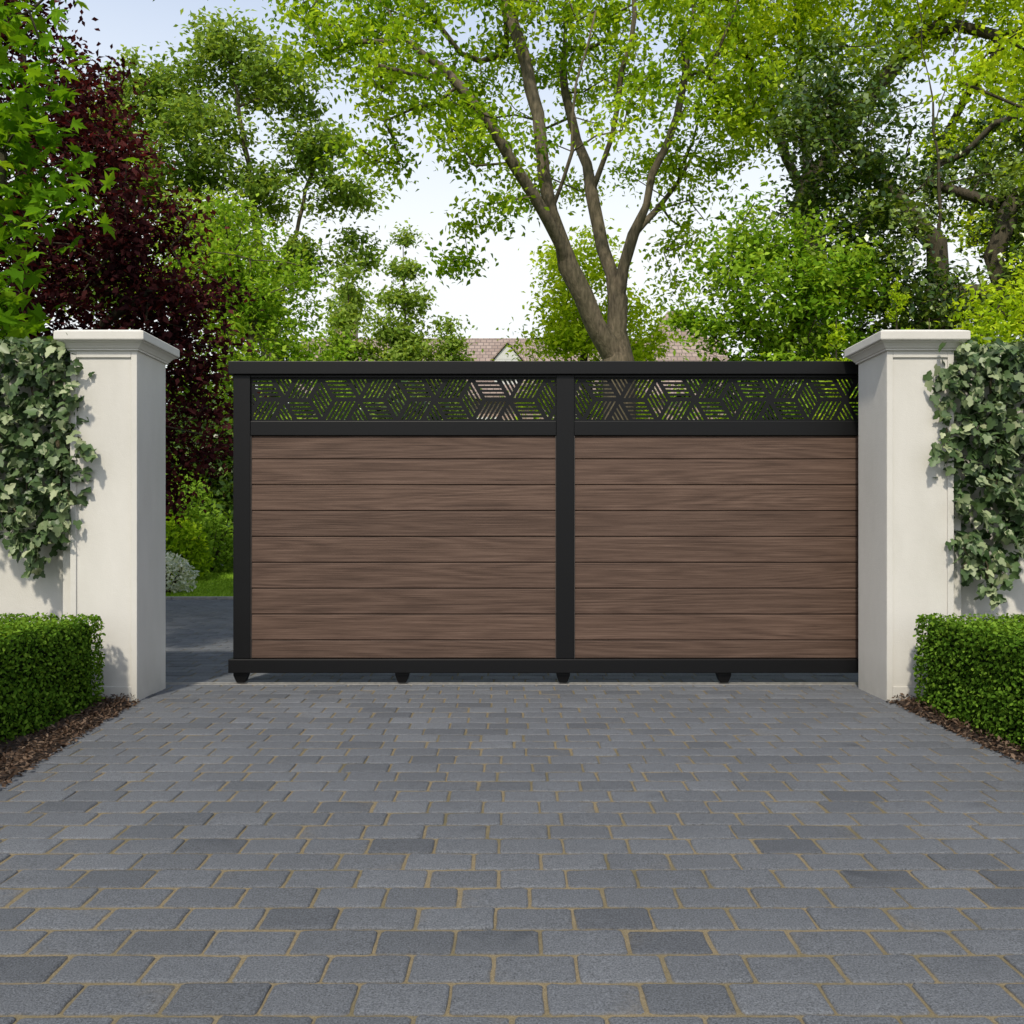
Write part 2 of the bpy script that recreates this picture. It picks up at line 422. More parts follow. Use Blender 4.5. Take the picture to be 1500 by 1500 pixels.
# ------------------------------------------------------------------ sliding gate
gate = empty('sliding_gate',(0.3,5.6,0),'black framed sliding gate with brown boards and laser-cut geometric top','gate')
def gpart(name, boxes, mat, bevel=.003, label=None):
    mb=MB()
    for b in boxes: mb.box(*b)
    return add(name, mb.mesh(name,bevel,2), mat, gate, label=label)
YF=5.575
gpart('top_rail',[(-1.777,2.45,YF-.022,YF+.085,1.948,2.030)],M_black,.004)
gpart('bottom_rail',[(-1.777,2.45,YF-.022,YF+.085,.077,.163)],M_black,.004)
for (a,b) in [(-1.752,-1.645),(.279,.391),(2.315,2.422)]:
    gpart('post',[(a,b,YF,YF+.06,.1635,1.9475)],M_black)
for (a,b) in [(-1.6445,.2785),(.3915,2.3145)]:
    gpart('middle_rail',[(a,b,YF+.003,YF+.057,1.567,1.657)],M_black)
    gpart('upper_rail',[(a,b,YF+.003,YF+.057,1.930,1.9475)],M_black)
    mb=MB(); zs=[1.566,1.421,1.258,1.095,.932,.769,.606,.443,.280,.1645]
    for t,bz in zip(zs[:-1],zs[1:]):
        x0,x1=a+.005,b-.005; y0=YF+.016; y1=YF+.044; g=.0022
        prof=[(y1,bz),(y0+.003,bz),(y0-.001,bz+.0022),(y0-.0025,bz+.006),(y0-.0015,bz+.03),(y0,(t+bz)/2),(y0+.001,t-g-.02),(y0+.002,t-g-.006),(y0+.006,t-g),(y0+.010,t-g),(y0+.010,t),(y1,t)]
        k=len(prof); base=len(mb.v)
        mb.v += [(x0,p,q) for p,q in prof]+[(x1,p,q) for p,q in prof]
        for j in range(k):
            mb.f.append((base+j,base+k+j,base+k+(j+1)%k,base+(j+1)%k)); mb.m.append(0)
        mb.f.append(tuple(base+j for j in range(k))); mb.m.append(0)
        mb.f.append(tuple(base+k+j for j in range(k-1,-1,-1))); mb.m.append(0)
    me=mb.mesh('board_panel')
    bm=bmesh.new(); bm.from_mesh(me); bmesh.ops.recalc_face_normals(bm,faces=bm.faces[:]); bm.to_mesh(me); bm.free()
    add('board_panel',me,M_wood,gate,label='brown wood-grain horizontal board panel')
    for q0,q1 in ((a+.0005,a+.0042),(b-.0042,b-.0005)):
        gpart('glazing_bead',[(q0,q1,YF+.008,YF+.05,.1635,1.5665)],M_bead,.0008)

def clip_rect(poly,x0,x1,z0,z1):
    def cl(P,f,inter):
        o=[]
        for i in range(len(P)):
            A,B=P[i-1],P[i]
            if f(B):
                if not f(A): o.append(inter(A,B))
                o.append(B)
            elif f(A): o.append(inter(A,B))
        return o
    def ix(v): return lambda A,B:(v, A[1]+(B[1]-A[1])*(v-A[0])/(B[0]-A[0]))
    def iz(v): return lambda A,B:(A[0]+(B[0]-A[0])*(v-A[1])/(B[1]-A[1]), v)
    for f,i in ((lambda p:p[0]>=x0,ix(x0)),(lambda p:p[0]<=x1,ix(x1)),(lambda p:p[1]>=z0,iz(z0)),(lambda p:p[1]<=z1,iz(z1))):
        if not poly: return []
        poly=cl(poly,f,i)
    return poly
def area(p): return abs(sum(p[i-1][0]*p[i][1]-p[i][0]*p[i-1][1] for i in range(len(p))))/2

def screen(xa,xb,za,zb,ox):
    s=.158; cu=bpy.data.curves.new('cut','CURVE'); cu.dimensions='2D'; cu.fill_mode='BOTH'; cu.extrude=.0012
    def sp(P):
        q=cu.splines.new('POLY'); q.points.add(len(P)-1)
        for k,(x,z) in enumerate(P): q.points[k].co=(x,z,0,1)
        q.use_cyclic_u=True
    sp([(xa,za),(xb,za),(xb,zb),(xa,zb)])
    zc=(za+zb)/2
    D=lambda d:(math.cos(math.radians(d)),math.sin(math.radians(d)))
    for i in range(-3,14):
        for j in range(-2,3):
            cx=xa+ox+1.5*s*i; cz=zc+math.sqrt(3)*s*(j+.5*(i%2))
            for d1,d2 in ((0,120),(120,240),(240,0)):
                e1,e2=D(d1),D(d2); n=5
                for k in range(n):
                    t=.06+(k+.5)/n*.88; hw=.0044/(s*math.sin(math.radians(60)))
                    u0,u1=.08,.92
                    P=[]
                    for u,v in ((u0,t-hw),(u1,t-hw),(u1,t+hw),(u0,t+hw)):
                        P.append((cx+s*(e1[0]*u+e2[0]*v), cz+s*(e1[1]*u+e2[1]*v)))
                    P=clip_rect(P,xa+.010,xb-.010,za+.008,zb-.008)
                    if len(P)>=3 and area(P)>2e-5: sp(P)
    o=bpy.data.objects.new('tmp',cu); link(o)
    dg=bpy.context.evaluated_depsgraph_get(); dg.update()
    me=bpy.data.meshes.new_from_object(o.evaluated_get(dg))
    bpy.data.objects.remove(o)
    me.transform(Matrix.Translation((0,YF+.02,0)) @ Matrix.Rotation(math.radians(90),4,'X'))
    me.materials.clear()
    me.name='lattice_screen'
    add('lattice_screen',me,M_black,gate,label='black laser-cut screen with striped cube pattern')
screen(-1.6445,.2785,1.6575,1.9295,.05)
screen(.3915,2.3145,1.6575,1.9295,.13)

for fx in (-1.708,-.691,.322,1.335,2.348):
    mb=MB(); rects=[(fx-.043,fx+.043,5.575,5.645,.0765),(fx-.043,fx+.043,5.575,5.645,.060),(fx-.030,fx+.030,5.583,5.637,.022),(fx-.022,fx+.022,5.587,5.633,.012)]
    ring_loft(mb,rects[::-1])
    n=20; b=len(mb.v)
    for y in (5.598,5.622):
        for k in range(n):
            a=2*math.pi*k/n; mb.v.append((fx+.024*math.cos(a),y,.0325+.0235*math.sin(a)))
    for k in range(n):
        mb.f.append((b+k,b+(k+1)%n,b+n+(k+1)%n,b+n+k)); mb.m.append(0)
    add('roller_foot',mb.mesh('roller_foot'),M_black,gate)

tr=MB(); tr.box(-2.3,3.2,5.575,5.645,-.02,.003); tr.box(-2.3,3.2,5.603,5.617,.0035,.0085)
add('gate_track',tr.mesh('gate_track',.001,1),M_track,label='pale metal ground track under the sliding gate',category='track')

# ------------------------------------------------------------------ box hedges
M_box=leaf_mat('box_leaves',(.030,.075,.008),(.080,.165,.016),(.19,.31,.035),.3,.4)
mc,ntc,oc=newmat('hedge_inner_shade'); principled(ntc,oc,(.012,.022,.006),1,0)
def hedge(side):
    xi=2.26*side if side<0 else 2.23; xo=side*3.15; ya,yb=2.95,4.90; h=.50
    x0,x1=min(xi,xo),max(xi,xo)
    e=empty('box_hedge',((x0+x1)/2,(ya+yb)/2,0),'low clipped green box hedge on the soil bed','hedge',group='low clipped box hedges')
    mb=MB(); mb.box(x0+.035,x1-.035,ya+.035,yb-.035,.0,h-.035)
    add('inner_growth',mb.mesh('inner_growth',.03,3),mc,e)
    Ps=[];Ns=[];vs=[]
    def face(n,f,nrm,tb):
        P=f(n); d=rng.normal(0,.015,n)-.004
        bl=.014*np.sin(P[:,0]*9+1.3)*np.cos(P[:,1]*8)+.012*np.sin(P[:,2]*17+P[:,1]*6)
        nr=np.array(nrm,float); P=P+nr*(d+bl)[:,None]; Ps.append(P); Ns.append(np.tile(nr,(n,1)))
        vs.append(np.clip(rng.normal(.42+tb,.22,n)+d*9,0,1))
    U=lambda a,b,n:rng.uniform(a,b,n)
    L=yb-ya; W=x1-x0
    dens=8500
    face(int(L*h*dens*1.15),lambda n:np.stack([np.full(n,xi),U(ya,yb,n),U(.02,h,n)],1),(-side,0,0),0)
    face(int(L*h*dens*.25),lambda n:np.stack([np.full(n,xo),U(ya,yb,n),U(.02,h,n)],1),(side,0,0),0)
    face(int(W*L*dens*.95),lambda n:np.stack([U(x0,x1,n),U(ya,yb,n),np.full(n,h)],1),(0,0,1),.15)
    face(int(W*h*dens*.4),lambda n:np.stack([U(x0,x1,n),np.full(n,ya),U(.02,h,n)],1),(0,-1,0),0)
    face(int(W*h*dens*.4),lambda n:np.stack([U(x0,x1,n),np.full(n,yb),U(.02,h,n)],1),(0,1,0),0)
    P=np.concatenate(Ps);Nn=np.concatenate(Ns);v=np.concatenate(vs)
    cx,cy=(x0+x1)/2,(ya+yb)/2
    q=np.abs(np.stack([P[:,0]-cx,P[:,1]-cy,P[:,2]-.0],1)); lim=np.array([W/2-.05,L/2-.05,h-.05])
    ex=np.maximum(q-lim,0); r=np.linalg.norm(ex,axis=1); k=np.where(r>.065,.065/np.maximum(r,1e-6),1)
    sg=np.sign(np.stack([P[:,0]-cx,P[:,1]-cy,np.ones(len(P))],1)); q2=np.minimum(q,lim)+ex*k[:,None]
    P=np.stack([cx,cy,0])+sg*q2
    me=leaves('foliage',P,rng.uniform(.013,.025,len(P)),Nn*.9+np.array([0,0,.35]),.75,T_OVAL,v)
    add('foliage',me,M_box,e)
hedge(-1); hedge(1)

# ------------------------------------------------------------------ ivy on walls
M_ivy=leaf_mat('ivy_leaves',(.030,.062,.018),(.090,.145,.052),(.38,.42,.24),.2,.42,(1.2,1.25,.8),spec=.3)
M_stem=bark_mat('ivy_stem',(.05,.035,.02),(.12,.09,.06))
def inside(poly,x,z):
    c=np.zeros(len(x),bool); n=len(poly)
    for i in range(n):
        xa,za=poly[i-1]; xb,zb=poly[i]
        if za==zb: continue
        m=((za>z)!=(zb>z))&(x<(xb-xa)*(z-za)/(zb-za)+xa); c^=m
    return c
def tube(mb,pts,r0,r1,n=5):
    b=len(mb.v); K=len(pts)
    for k,p in enumerate(pts):
        p=Vector(p); d=(Vector(pts[min(k+1,K-1)])-Vector(pts[max(k-1,0)])).normalized()
        u=d.cross(Vector((.2,1,.13))).normalized(); v=d.cross(u); r=r0+(r1-r0)*k/(K-1)
        for j in range(n):
            a=2*math.pi*j/n; mb.v.append(tuple(p+u*r*math.cos(a)+v*r*math.sin(a)))
    for k in range(K-1):
        for j in range(n):
            mb.f.append((b+k*n+j,b+k*n+(j+1)%n,b+(k+1)*n+(j+1)%n,b+(k+1)*n+j)); mb.m.append(0)
def ivy(side,poly,tendrils):
    xs=[p[0] for p in poly]; zs=[p[1] for p in poly]
    e=empty('ivy_plant',(sum(xs)/len(xs),5.1,0),'variegated ivy trailing down the white garden wall','ivy',group='ivy plants on the walls')
    n=9000; x=rng.uniform(min(xs)-.05,max(xs)+.05,n); z=rng.uniform(min(zs)-.05,max(zs)+.05,n)
    jx=x+rng.normal(0,.03,n); jz=z+rng.normal(0,.04,n)
    ok=inside(poly,jx,jz)
    g=np.sin(x*31+z*7)*np.sin(z*23-x*11)+.5*np.sin(x*57)*np.sin(z*49)
    ok&=(g+rng.normal(0,.45,n))>-.62
    x,z,g=x[ok],z[ok],g[ok]
    if len(x)>3400: x,z,g=x[:3400],z[:3400],g[:3400]
    thick=.09*np.clip(g,-.3,1)
    y=4.99+rng.uniform(0,1,len(x))*.13-thick
    P=np.stack([x,y,z],1)
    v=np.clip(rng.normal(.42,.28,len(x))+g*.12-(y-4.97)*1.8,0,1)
    nb=np.tile(np.array([0,-1,.5]),(len(x),1))
    m=500; px=rng.uniform(min(xs),max(xs),m)
    px=px[(np.abs(px)>2.53)]; P2=np.stack([px,rng.uniform(5.0,5.42,len(px)),1.99+rng.uniform(0,.08,len(px))],1)
    P=np.concatenate([P,P2]); nb=np.concatenate([nb,np.tile(np.array([0,-.3,1.]),(len(px),1))]); v=np.concatenate([v,np.clip(rng.normal(.5,.25,len(px)),0,1)])
    for (tx,tz0,tz1,dx) in tendrils:
        K=9; pts=[(tx+dx*k/(K-1)+.012*math.sin(k*1.7),4.985+.008*math.sin(k),tz0+(tz1-tz0)*k/(K-1)) for k in range(K)]
        sm=MB(); tube(sm,pts,.0045,.0015); add('stem',sm.mesh('stem'),M_stem,e)
        m=int(abs(tz0-tz1)*70)+6; t=rng.uniform(0,1,m)
        Q=np.stack([tx+dx*t+rng.normal(0,.02,m),np.full(m,4.975)+rng.normal(0,.01,m),tz0+(tz1-tz0)*t],1)
        P=np.concatenate([P,Q]); nb=np.concatenate([nb,np.tile(np.array([0,-1,.4]),(m,1))]); v=np.concatenate([v,np.clip(rng.normal(.5,.25,m),0,1)])
    for k in range(7):
        tx=random.uniform(min(xs)+.1,max(xs)-.05)
        pts=[(tx+.03*math.sin(j*1.3+k),5.07,1.95-.15*j) for j in range(6)]
        sm=MB(); tube(sm,pts,.008,.004); add('stem',sm.mesh('stem'),M_stem,e)
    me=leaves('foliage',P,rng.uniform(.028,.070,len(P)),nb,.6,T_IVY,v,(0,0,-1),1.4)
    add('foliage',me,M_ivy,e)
ivy(-1,[(-3.9,2.03),(-2.53,2.03),(-2.46,1.93),(-2.45,1.70),(-2.47,1.5),(-2.41,1.42),(-2.45,1.30),(-2.43,1.15),(-2.52,1.02),(-2.58,1.06),(-2.62,.86),(-2.70,.74),(-2.78,.80),(-2.82,1.0),(-2.95,1.02),(-3.2,1.1),(-3.9,1.0)],
    [(-2.44,1.50,1.38,.07),(-2.66,.95,.72,-.03),(-2.5,1.2,.98,-.02),(-2.8,1.1,.86,.02)])
ivy(1,[(2.5,2.0),(2.42,1.93),(2.37,1.78),(2.42,1.65),(2.44,1.48),(2.40,1.40),(2.50,1.25),(2.53,1.05),(2.52,.88),(2.58,.75),(2.66,.62),(2.74,.62),(2.76,.8),(2.86,.78),(2.92,.95),(3.1,.98),(3.9,1.0),(3.9,2.03)],
    [(2.66,.80,.56,.05),(2.74,.8,.66,.03),(2.44,1.55,1.38,-.05),(2.56,.95,.72,-.02),(2.9,.98,.80,.02)])

# ------------------------------------------------------------------ trees
def make_tree(name, label, category, root, limbs, lumps, R, leaf_m, bark_m, lsize, dens=8, nleaf=85, cs=.32,
              tmpl=T_LEAF, nz=1.0, spread=.9, droop=0., varmu=.5, varsd=.2, sides=6, seg=.4, tip=.008, group=None, flat=.6, clsd=.15, ny=-.35):
    rx,ry=root
    nodes=[]; par=[]
    def addn(p,q): nodes.append(np.array(p,float)); par.append(q); return len(nodes)-1
    r0=addn((rx,ry,-.05),-1)
    for li,(start,pts) in enumerate(limbs):
        if start is None: cur=r0
        else:
            sp=np.array(start,float); A=np.array(nodes); cur=int(np.argmin(np.linalg.norm(A-sp,axis=1)))
        for p in pts:
            p=np.array(p,float); a=nodes[cur].copy(); L=np.linalg.norm(p-a); k=max(1,int(L/seg))
            for j in range(1,k+1):
                q=a+(p-a)*j/k
                if j<k: q=q+rng.normal(0,.035*min(1,L),3)*np.array([1,1,.2])
                cur=addn(q,cur)
    T=[]
    for l in lumps:
        x,y,z,r=l[:4]; n=max(3,int(dens*r**2*6)) if len(l)<5 else max(3,int(dens*r**2*6*l[4]))
        u=unit(rng.normal(size=(n,3)))*(rng.uniform(0,1,(n,1))**.42)*r
        u*=np.array([1,1.25,.85]); T.append(u+np.array([x,y,z]))
    T=np.concatenate(T); T=T[T[:,2]>.15]
    A=np.array(nodes)
    d=np.array([np.min(np.linalg.norm(A-t,axis=1)) for t in T]); order=np.argsort(d)
    buf=np.zeros((len(nodes)+len(T)*14,3)); cnt=len(nodes); buf[:cnt]=A
    for ti in order:
        t=T[ti]; B=buf[:cnt]; dv=t-B; dd=np.linalg.norm(dv,axis=1)
        cost=dd+.7*np.maximum(0,B[:,2]-t[2]); c=int(np.argmin(cost)); L=dd[c]
        k=min(12,max(1,int(L/seg))); a=B[c].copy(); cur=c; side=rng.normal(0,.08*L,3); side[2]+=.05*L
        for j in range(1,k+1):
            f=j/k; q=a+(t-a)*f+side*math.sin(math.pi*f)
            cur2=addn(q,cur); buf[cnt]=q; cnt+=1; cur=cur2
    Nn=len(nodes); A=np.array(nodes); par_=np.array(par)
    w=np.zeros(Nn); ch=[[] for _ in range(Nn)]
    for i in range(1,Nn): ch[par_[i]].append(i)
    for i in range(Nn):
        if not ch[i]: w[i]=1
    for i in range(Nn-1,0,-1): w[par_[i]]+=w[i]
    w=np.maximum(w,1); pw=math.log(R/tip)/math.log(max(w[0],2)); rad=tip*w**pw
    zz=A[:,2]; hd=np.hypot(A[:,0]-rx,A[:,1]-ry); rad*=1+.45*np.clip(1-zz/.6,0,1)*(hd<R*2)
    V=[];F=[]
    ref=np.array([.31,.93,.12]); ref/=np.linalg.norm(ref)
    cs_=[math.cos(2*math.pi*k/sides) for k in range(sides)]; sn_=[math.sin(2*math.pi*k/sides) for k in range(sides)]
    def ring(p,dr,r):
        dr=dr/max(np.linalg.norm(dr),1e-6); u=np.cross(dr,ref); u/=max(np.linalg.norm(u),1e-6); v=np.cross(dr,u)
        b=len(V)
        for k in range(sides): V.append(p+(u*cs_[k]+v*sn_[k])*r)
        return b
    rid=[-1]*Nn
    for i in range(Nn):
        if ch[i]: mc_=max(ch[i],key=lambda c:w[c]); dr=A[mc_]-(A[par_[i]] if i>0 else A[i])
        else: dr=A[i]-A[par_[i]]
        rid[i]=ring(A[i],dr,rad[i])
    for i in range(1,Nn):
        p=par_[i]; mc_=max(ch[p],key=lambda c:w[c])
        b0=rid[p] if mc_==i else ring(A[p],A[i]-A[p],min(rad[i]*1.25,rad[p]*.95)); b1=rid[i]
        for k in range(sides): F.append((b0+k,b0+(k+1)%sides,b1+(k+1)%sides,b1+k))
    V=np.array(V); F=np.array(F)
    e=empty(name,(rx,ry,0),label,category,group)
    me=fast_mesh('trunk',V,F.ravel(),np.arange(len(F))*4); me.polygons.foreach_set("use_smooth",np.ones(len(F),bool))
    add('trunk',me,bark_m,e)
    nT=len(T); cnts=rng.integers(int(nleaf*.5),int(nleaf*1.4),nT)
    ci=np.repeat(np.arange(nT),cnts); M=len(ci)
    csz=(cs*rng.uniform(.6,1.3,nT))[ci]
    P=T[ci]+rng.normal(size=(M,3))*csz[:,None]*np.array([1,1,flat])
    P[:,2]-=droop*np.hypot(P[:,0]-T[ci,0],P[:,1]-T[ci,1])
    v=np.clip(varmu+rng.normal(0,clsd,nT)[ci]+rng.normal(0,varsd,M),0,1)
    ok=P[:,2]>.03
    P,v=P[ok],v[ok]
    me=leaves('crown',P,rng.uniform(.7,1.25,len(P))*lsize,(0,ny,nz),spread,tmpl,v,(0,0,-1),.6)
    add('crown',me,leaf_m,e)
    return e

M_lime=leaf_mat('fresh_green_leaves',(.09,.19,.008),(.24,.38,.018),(.44,.58,.040),.42)
M_yel=leaf_mat('yellow_green_leaves',(.15,.26,.008),(.33,.47,.018),(.54,.65,.045),.42)
M_lau=leaf_mat('laurel_green_leaves',(.06,.15,.008),(.17,.31,.020),(.36,.51,.055),.38)
M_mid=leaf_mat('mid_green_leaves',(.06,.13,.012),(.14,.25,.024),(.25,.40,.05),.35)
M_blue=leaf_mat('soft_green_leaves',(.085,.16,.022),(.18,.285,.045),(.32,.43,.09),.40)
M_dark=leaf_mat('glossy_dark_leaves',(.020,.052,.006),(.065,.122,.014),(.22,.31,.045),.22,.3,spec=.4)
M_purp=leaf_mat('copper_purple_leaves',(.012,.005,.006),(.036,.012,.014),(.11,.032,.030),.25,.4,(2.0,.8,.7))
M_silver=leaf_mat('silver_leaves',(.20,.28,.18),(.42,.48,.38),(.78,.79,.73),.25)
M_map=leaf_mat('maple_leaves',(.05,.135,.008),(.12,.26,.012),(.24,.40,.026),.45)

Y=15.0
make_tree('plane_tree','tall airy fresh-green tree with forked grey trunk','tree',(1.79,Y),
 [(None,[(1.79,Y,3.77),(1.79,Y,4.81)]),
  ((1.79,Y,3.6),[(1.38,Y-.2,4.35),(.92,Y-.4,5.27),(.63,Y-.6,6.08),(.46,Y-.7,7.23),(.23,Y-.6,8.5),(-.12,Y-.3,9.65),(-.6,Y,11)]),
  ((1.79,Y,4.81),[(1.56,Y+.2,5.73),(1.38,Y+.4,6.77),(1.15,Y+.7,7.8),(.92,Y+1,9.2),(1.04,Y+1.2,10.8),(1.2,Y+1.2,12)]),
  ((1.79,Y,4.81),[(2.02,Y-.2,5.85),(2.3,Y-.4,6.77),(2.7,Y-.5,7.7),(2.88,Y-.6,8.85),(3.0,Y-.6,10.5)]),
  ((1.38,Y+.4,6.77),[(1.7,Y,7.6),(1.96,Y-.4,8.96),(2.08,Y-.6,10.6),(2.2,Y-.6,12)]),
  ((.92,Y-.4,5.27),[(.35,Y-1,6.2),(-.3,Y-1.4,7.1),(-.81,Y-1.5,7.7),(-1.73,Y-1.5,8.5)]),
  ((.63,Y-.6,6.08),[(.95,Y-1,6.9),(1.0,Y-1.2,7.9),(1.3,Y-1.2,9.0)]),
  ((2.02,Y-.2,5.85),[(2.5,Y+.6,6.5),(3.0,Y+1,7.2),(3.5,Y+1,8.2)])],
 [(-2.75,Y-1,8.4,.8),(-1.9,Y,9.4,1.0),(-1.7,Y-1.5,7.7,.85),(-.6,Y+.8,8.8,1.0),(-.8,Y-1.4,6.9,.7),(-.35,Y-1,5.85,.5),(-2.1,Y-1,6.9,.5),
  (.35,Y-.5,9.3,1.0),(1.5,Y+1,9.4,1.1),(2.65,Y-.8,8.7,1.0),(3.35,Y+.6,7.6,.85),(2.9,Y+.9,6.4,.6),(1.7,Y-1.6,7.4,.7,.5),(.7,Y+1.5,7.6,.8,.6),
  (-.9,Y-.6,5.3,.3),(.2,Y-1.2,6.9,.5,.6),(2.6,Y-1.2,7.3,.5,.6),(2.4,Y+1.2,7.6,.6,.7),(3.9,Y,8.6,.7),(2.9,Y+1.4,5.4,.35),
  (-2.6,Y,10.8,1.2,.6),(-.9,Y,11.2,1.4,.6),(.6,Y,11.6,1.5,.5),(2.2,Y,11.6,1.5,.5),(3.7,Y,10.4,1.3,.6),(-3.4,Y-.5,9.7,.6)],
 .28,M_lime,M_bark,.112,dens=4.1,nleaf=90,cs=.22,sides=8,nz=.8,clsd=.2)

make_tree('acacia_tree','small bright yellow-green tree on the lawn','tree',(1.7,20.5),
 [(None,[(1.7,20.5,3.5),(1.7,20.5,6)])],
 [(1.1,20,6.2,.7),(1.65,20.5,7.0,.8),(2.4,20.5,6.0,.6),(1.0,20,5.2,.75),(1.9,20,5.0,.9),(2.6,20.3,4.8,.65),(.9,20.3,4.0,.7),(2.2,20,3.6,.9),(3.1,20.3,5.3,.5)],
 .16,M_yel,M_bark,.13,dens=5.5,nleaf=90,cs=.26,varmu=.55)

make_tree('ash_tree','large soft-green tree with airy layered crown','tree',(-7.6,28),
 [(None,[(-7.6,28,6),(-7.8,28,9),(-8.3,28,12),(-8.8,28,15.5)]),((-7.7,28,8),[(-6.8,28,10.2),(-6.2,28,12.5)]),((-7.7,28,7),[(-9.4,28,10),(-10.6,28,13.4)])],
 [(-8.9,28,15.7,1.4),(-10.8,28,14.6,1.4),(-7.2,28,14.8,1.25),(-9.6,27,12.6,1.5),(-6.3,28,12.9,1.2),(-7.9,28,11.4,1.1),(-5.4,28,11.3,1.0),(-5.0,28.5,9.7,.7),(-9,27,9.8,1.5),(-6.9,28,9.2,.9),(-11.5,28,11.5,1.5),(-5.0,28,8.0,.6),(-8.5,28,7.6,1.4),(-12.5,28,14,1.3),(-13,28,9,1.9)],
 .36,M_blue,M_bark,.20,dens=3.2,nleaf=90,cs=.33,varmu=.45,spread=.8,clsd=.2)

make_tree('copper_beech','dark purple-leaved copper beech behind the wall','tree',(-5.4,9.8),
 [(None,[(-5.4,9.8,3),(-5.4,9.8,6)]),((-5.4,9.8,2),[(-4.4,9.6,3.2),(-3.7,9.5,3.6)])],
 [(-5.2,9.8,6.1,.75),(-4.85,9.8,5.4,.75),(-4.45,9.6,4.75,.75),(-4.15,9.6,4.15,.75),(-3.85,9.5,3.55,.7),(-3.6,9.5,3.05,.55),(-3.65,9.5,2.5,.6),(-3.8,9.6,1.95,.6),(-3.9,9.8,1.5,.45),
  (-5.0,9.5,3.4,1.1),(-5.6,9.5,4.6,1.1),(-5.9,9.5,2.6,1.2),(-4.7,9.4,2.4,.9),(-6.6,9.8,5.5,1.1),(-6.9,9.8,3.8,1.2),(-5.9,9.8,6.6,.8),(-4.5,9.8,1.5,.6),(-3.25,9.3,2.95,.25),(-3.35,9.3,3.4,.22)],
 .22,M_purp,M_barkd,.085,dens=6.5,nleaf=95,cs=.19,spread=.8,varmu=.48,clsd=.2)

make_tree('hornbeam_tree','rounded light-green small tree behind the driveway','tree',(-3.9,13.2),
 [(None,[(-3.9,13.2,2.2),(-3.9,13.2,5)])],
 [(-4.3,13.3,5.3,.65),(-3.8,13.2,4.8,.7),(-4.4,13,4.3,.8),(-3.5,13.2,4.1,.75),(-3.1,13.2,3.6,.6),(-4.0,13,3.3,.9),(-2.9,13.2,2.9,.5),(-3.5,13,2.8,.6),(-4.9,13.5,4.9,.7)],
 .12,M_lau,M_bark,.085,dens=7.0,nleaf=88,cs=.19,varmu=.6)

for (cx,top,rr) in ((-2.7,8.1,1.25),(-4.1,7.3,1.0),(-1.6,6.0,.9)):
    lum=[]
    for k in range(10):
        f=k/9; z=top-(top-1.5)*f; lum.append((cx+random.uniform(-.1,.1),22,z,.2+rr*f*.9,2.0-1.1*f))
    make_tree('birch_tree','slender pale-green pointed tree','tree',(cx,22),[(None,[(cx,22,top-.2)])],lum,.09,M_blue,M_bark,.13,dens=6.5,nleaf=90,cs=.19,varmu=.65,group='slender pointed garden trees')

Yr=13.6
make_tree('holm_oak','large dark glossy-leaved tree with thick upright trunk','tree',(6.3,Yr),
 [(None,[(6.3,Yr-.4,3),(6.25,Yr-.6,6),(6.0,Yr-.6,8),(5.75,Yr-.5,10),(5.6,Yr,12)]),((6.3,Yr-.6,5),[(5.4,Yr-.5,6.2),(4.7,Yr-.6,7)]),((6.1,Yr-.6,7),[(6.7,Yr-.4,8.5),(7.1,Yr,10.5)])],
 [(4.9,Yr-.7,7.3,.8),(4.3,Yr-.7,6.8,.65),(4.8,Yr-1,6.2,.85),(5.1,Yr-.9,5.3,.8),(7.75,Yr-.6,5.6,.85),(5.0,Yr-1,4.7,.9),(8.0,Yr,7.1,.8),(8.4,Yr,5.8,1.0),(5.9,Yr-1.1,3.9,.8),(7.4,Yr-.8,4.2,.95),(5.2,Yr,3.9,1.0),(4.6,Yr-.5,5.8,.6),(6.3,Yr,2.8,1.3),(5.0,Yr+.9,8.0,.5),(6.2,Yr+1.6,6.2,.7,.6),(7.2,Yr+1.2,6.6,.7)],
 .46,M_dark,M_barkd,.105,dens=6.0,nleaf=92,cs=.23,spread=.7,varmu=.58,sides=8,clsd=.22)
make_tree('lime_tree','tall sunlit bright-green tree with dark trunk','tree',(5.6,16.5),
 [(None,[(5.6,16.5,5),(5.4,16.5,9),(5.2,16.5,12)]),((5.5,16.5,7),[(4.6,16.3,9),(3.9,16,10.4)]),((5.5,16.5,7.5),[(7,16.3,9.4),(8.2,16,10.6)])],
 [(4.4,16,9.6,1.0),(5.3,16,10.2,1.0),(4.2,16,8.3,.7),(6.6,16,9.8,.9),(7.8,16,10.2,1.1),(9,16,9,1.1),(8.5,16.5,8,.9),(5.0,16.5,8.8,.8),(3.9,16,10.9,1.1),(5.6,16,11.8,1.5,.6),(7.6,16,12,1.5,.6),(9.5,16,11,1.4,.6),(9.5,16,6.5,1.2)],
 .24,M_yel,M_barkd,.12,dens=4.5,nleaf=90,cs=.25,varmu=.42,clsd=.2)

make_tree('cherry_laurel','dense bright-green laurel bush behind the gate','bush',(3.8,12.2),
 [(None,[(3.8,12.2,1.5),(3.7,12.2,3.6)])],
 [(3.5,12.1,5.0,.6),(3.0,12,4.45,.55),(3.95,12,4.5,.75),(2.75,12,3.8,.52),(3.4,11.8,3.9,.8),(4.2,12,3.6,.8),(4.7,12.2,4.3,.7),(2.7,12,3.1,.5),(3.3,11.8,2.8,.8),(4.3,11.9,2.6,.9),(3.8,12,1.6,1.0)],
 .11,M_lau,M_barkd,.095,dens=7.0,nleaf=90,cs=.17,spread=.75,varmu=.5,clsd=.22)

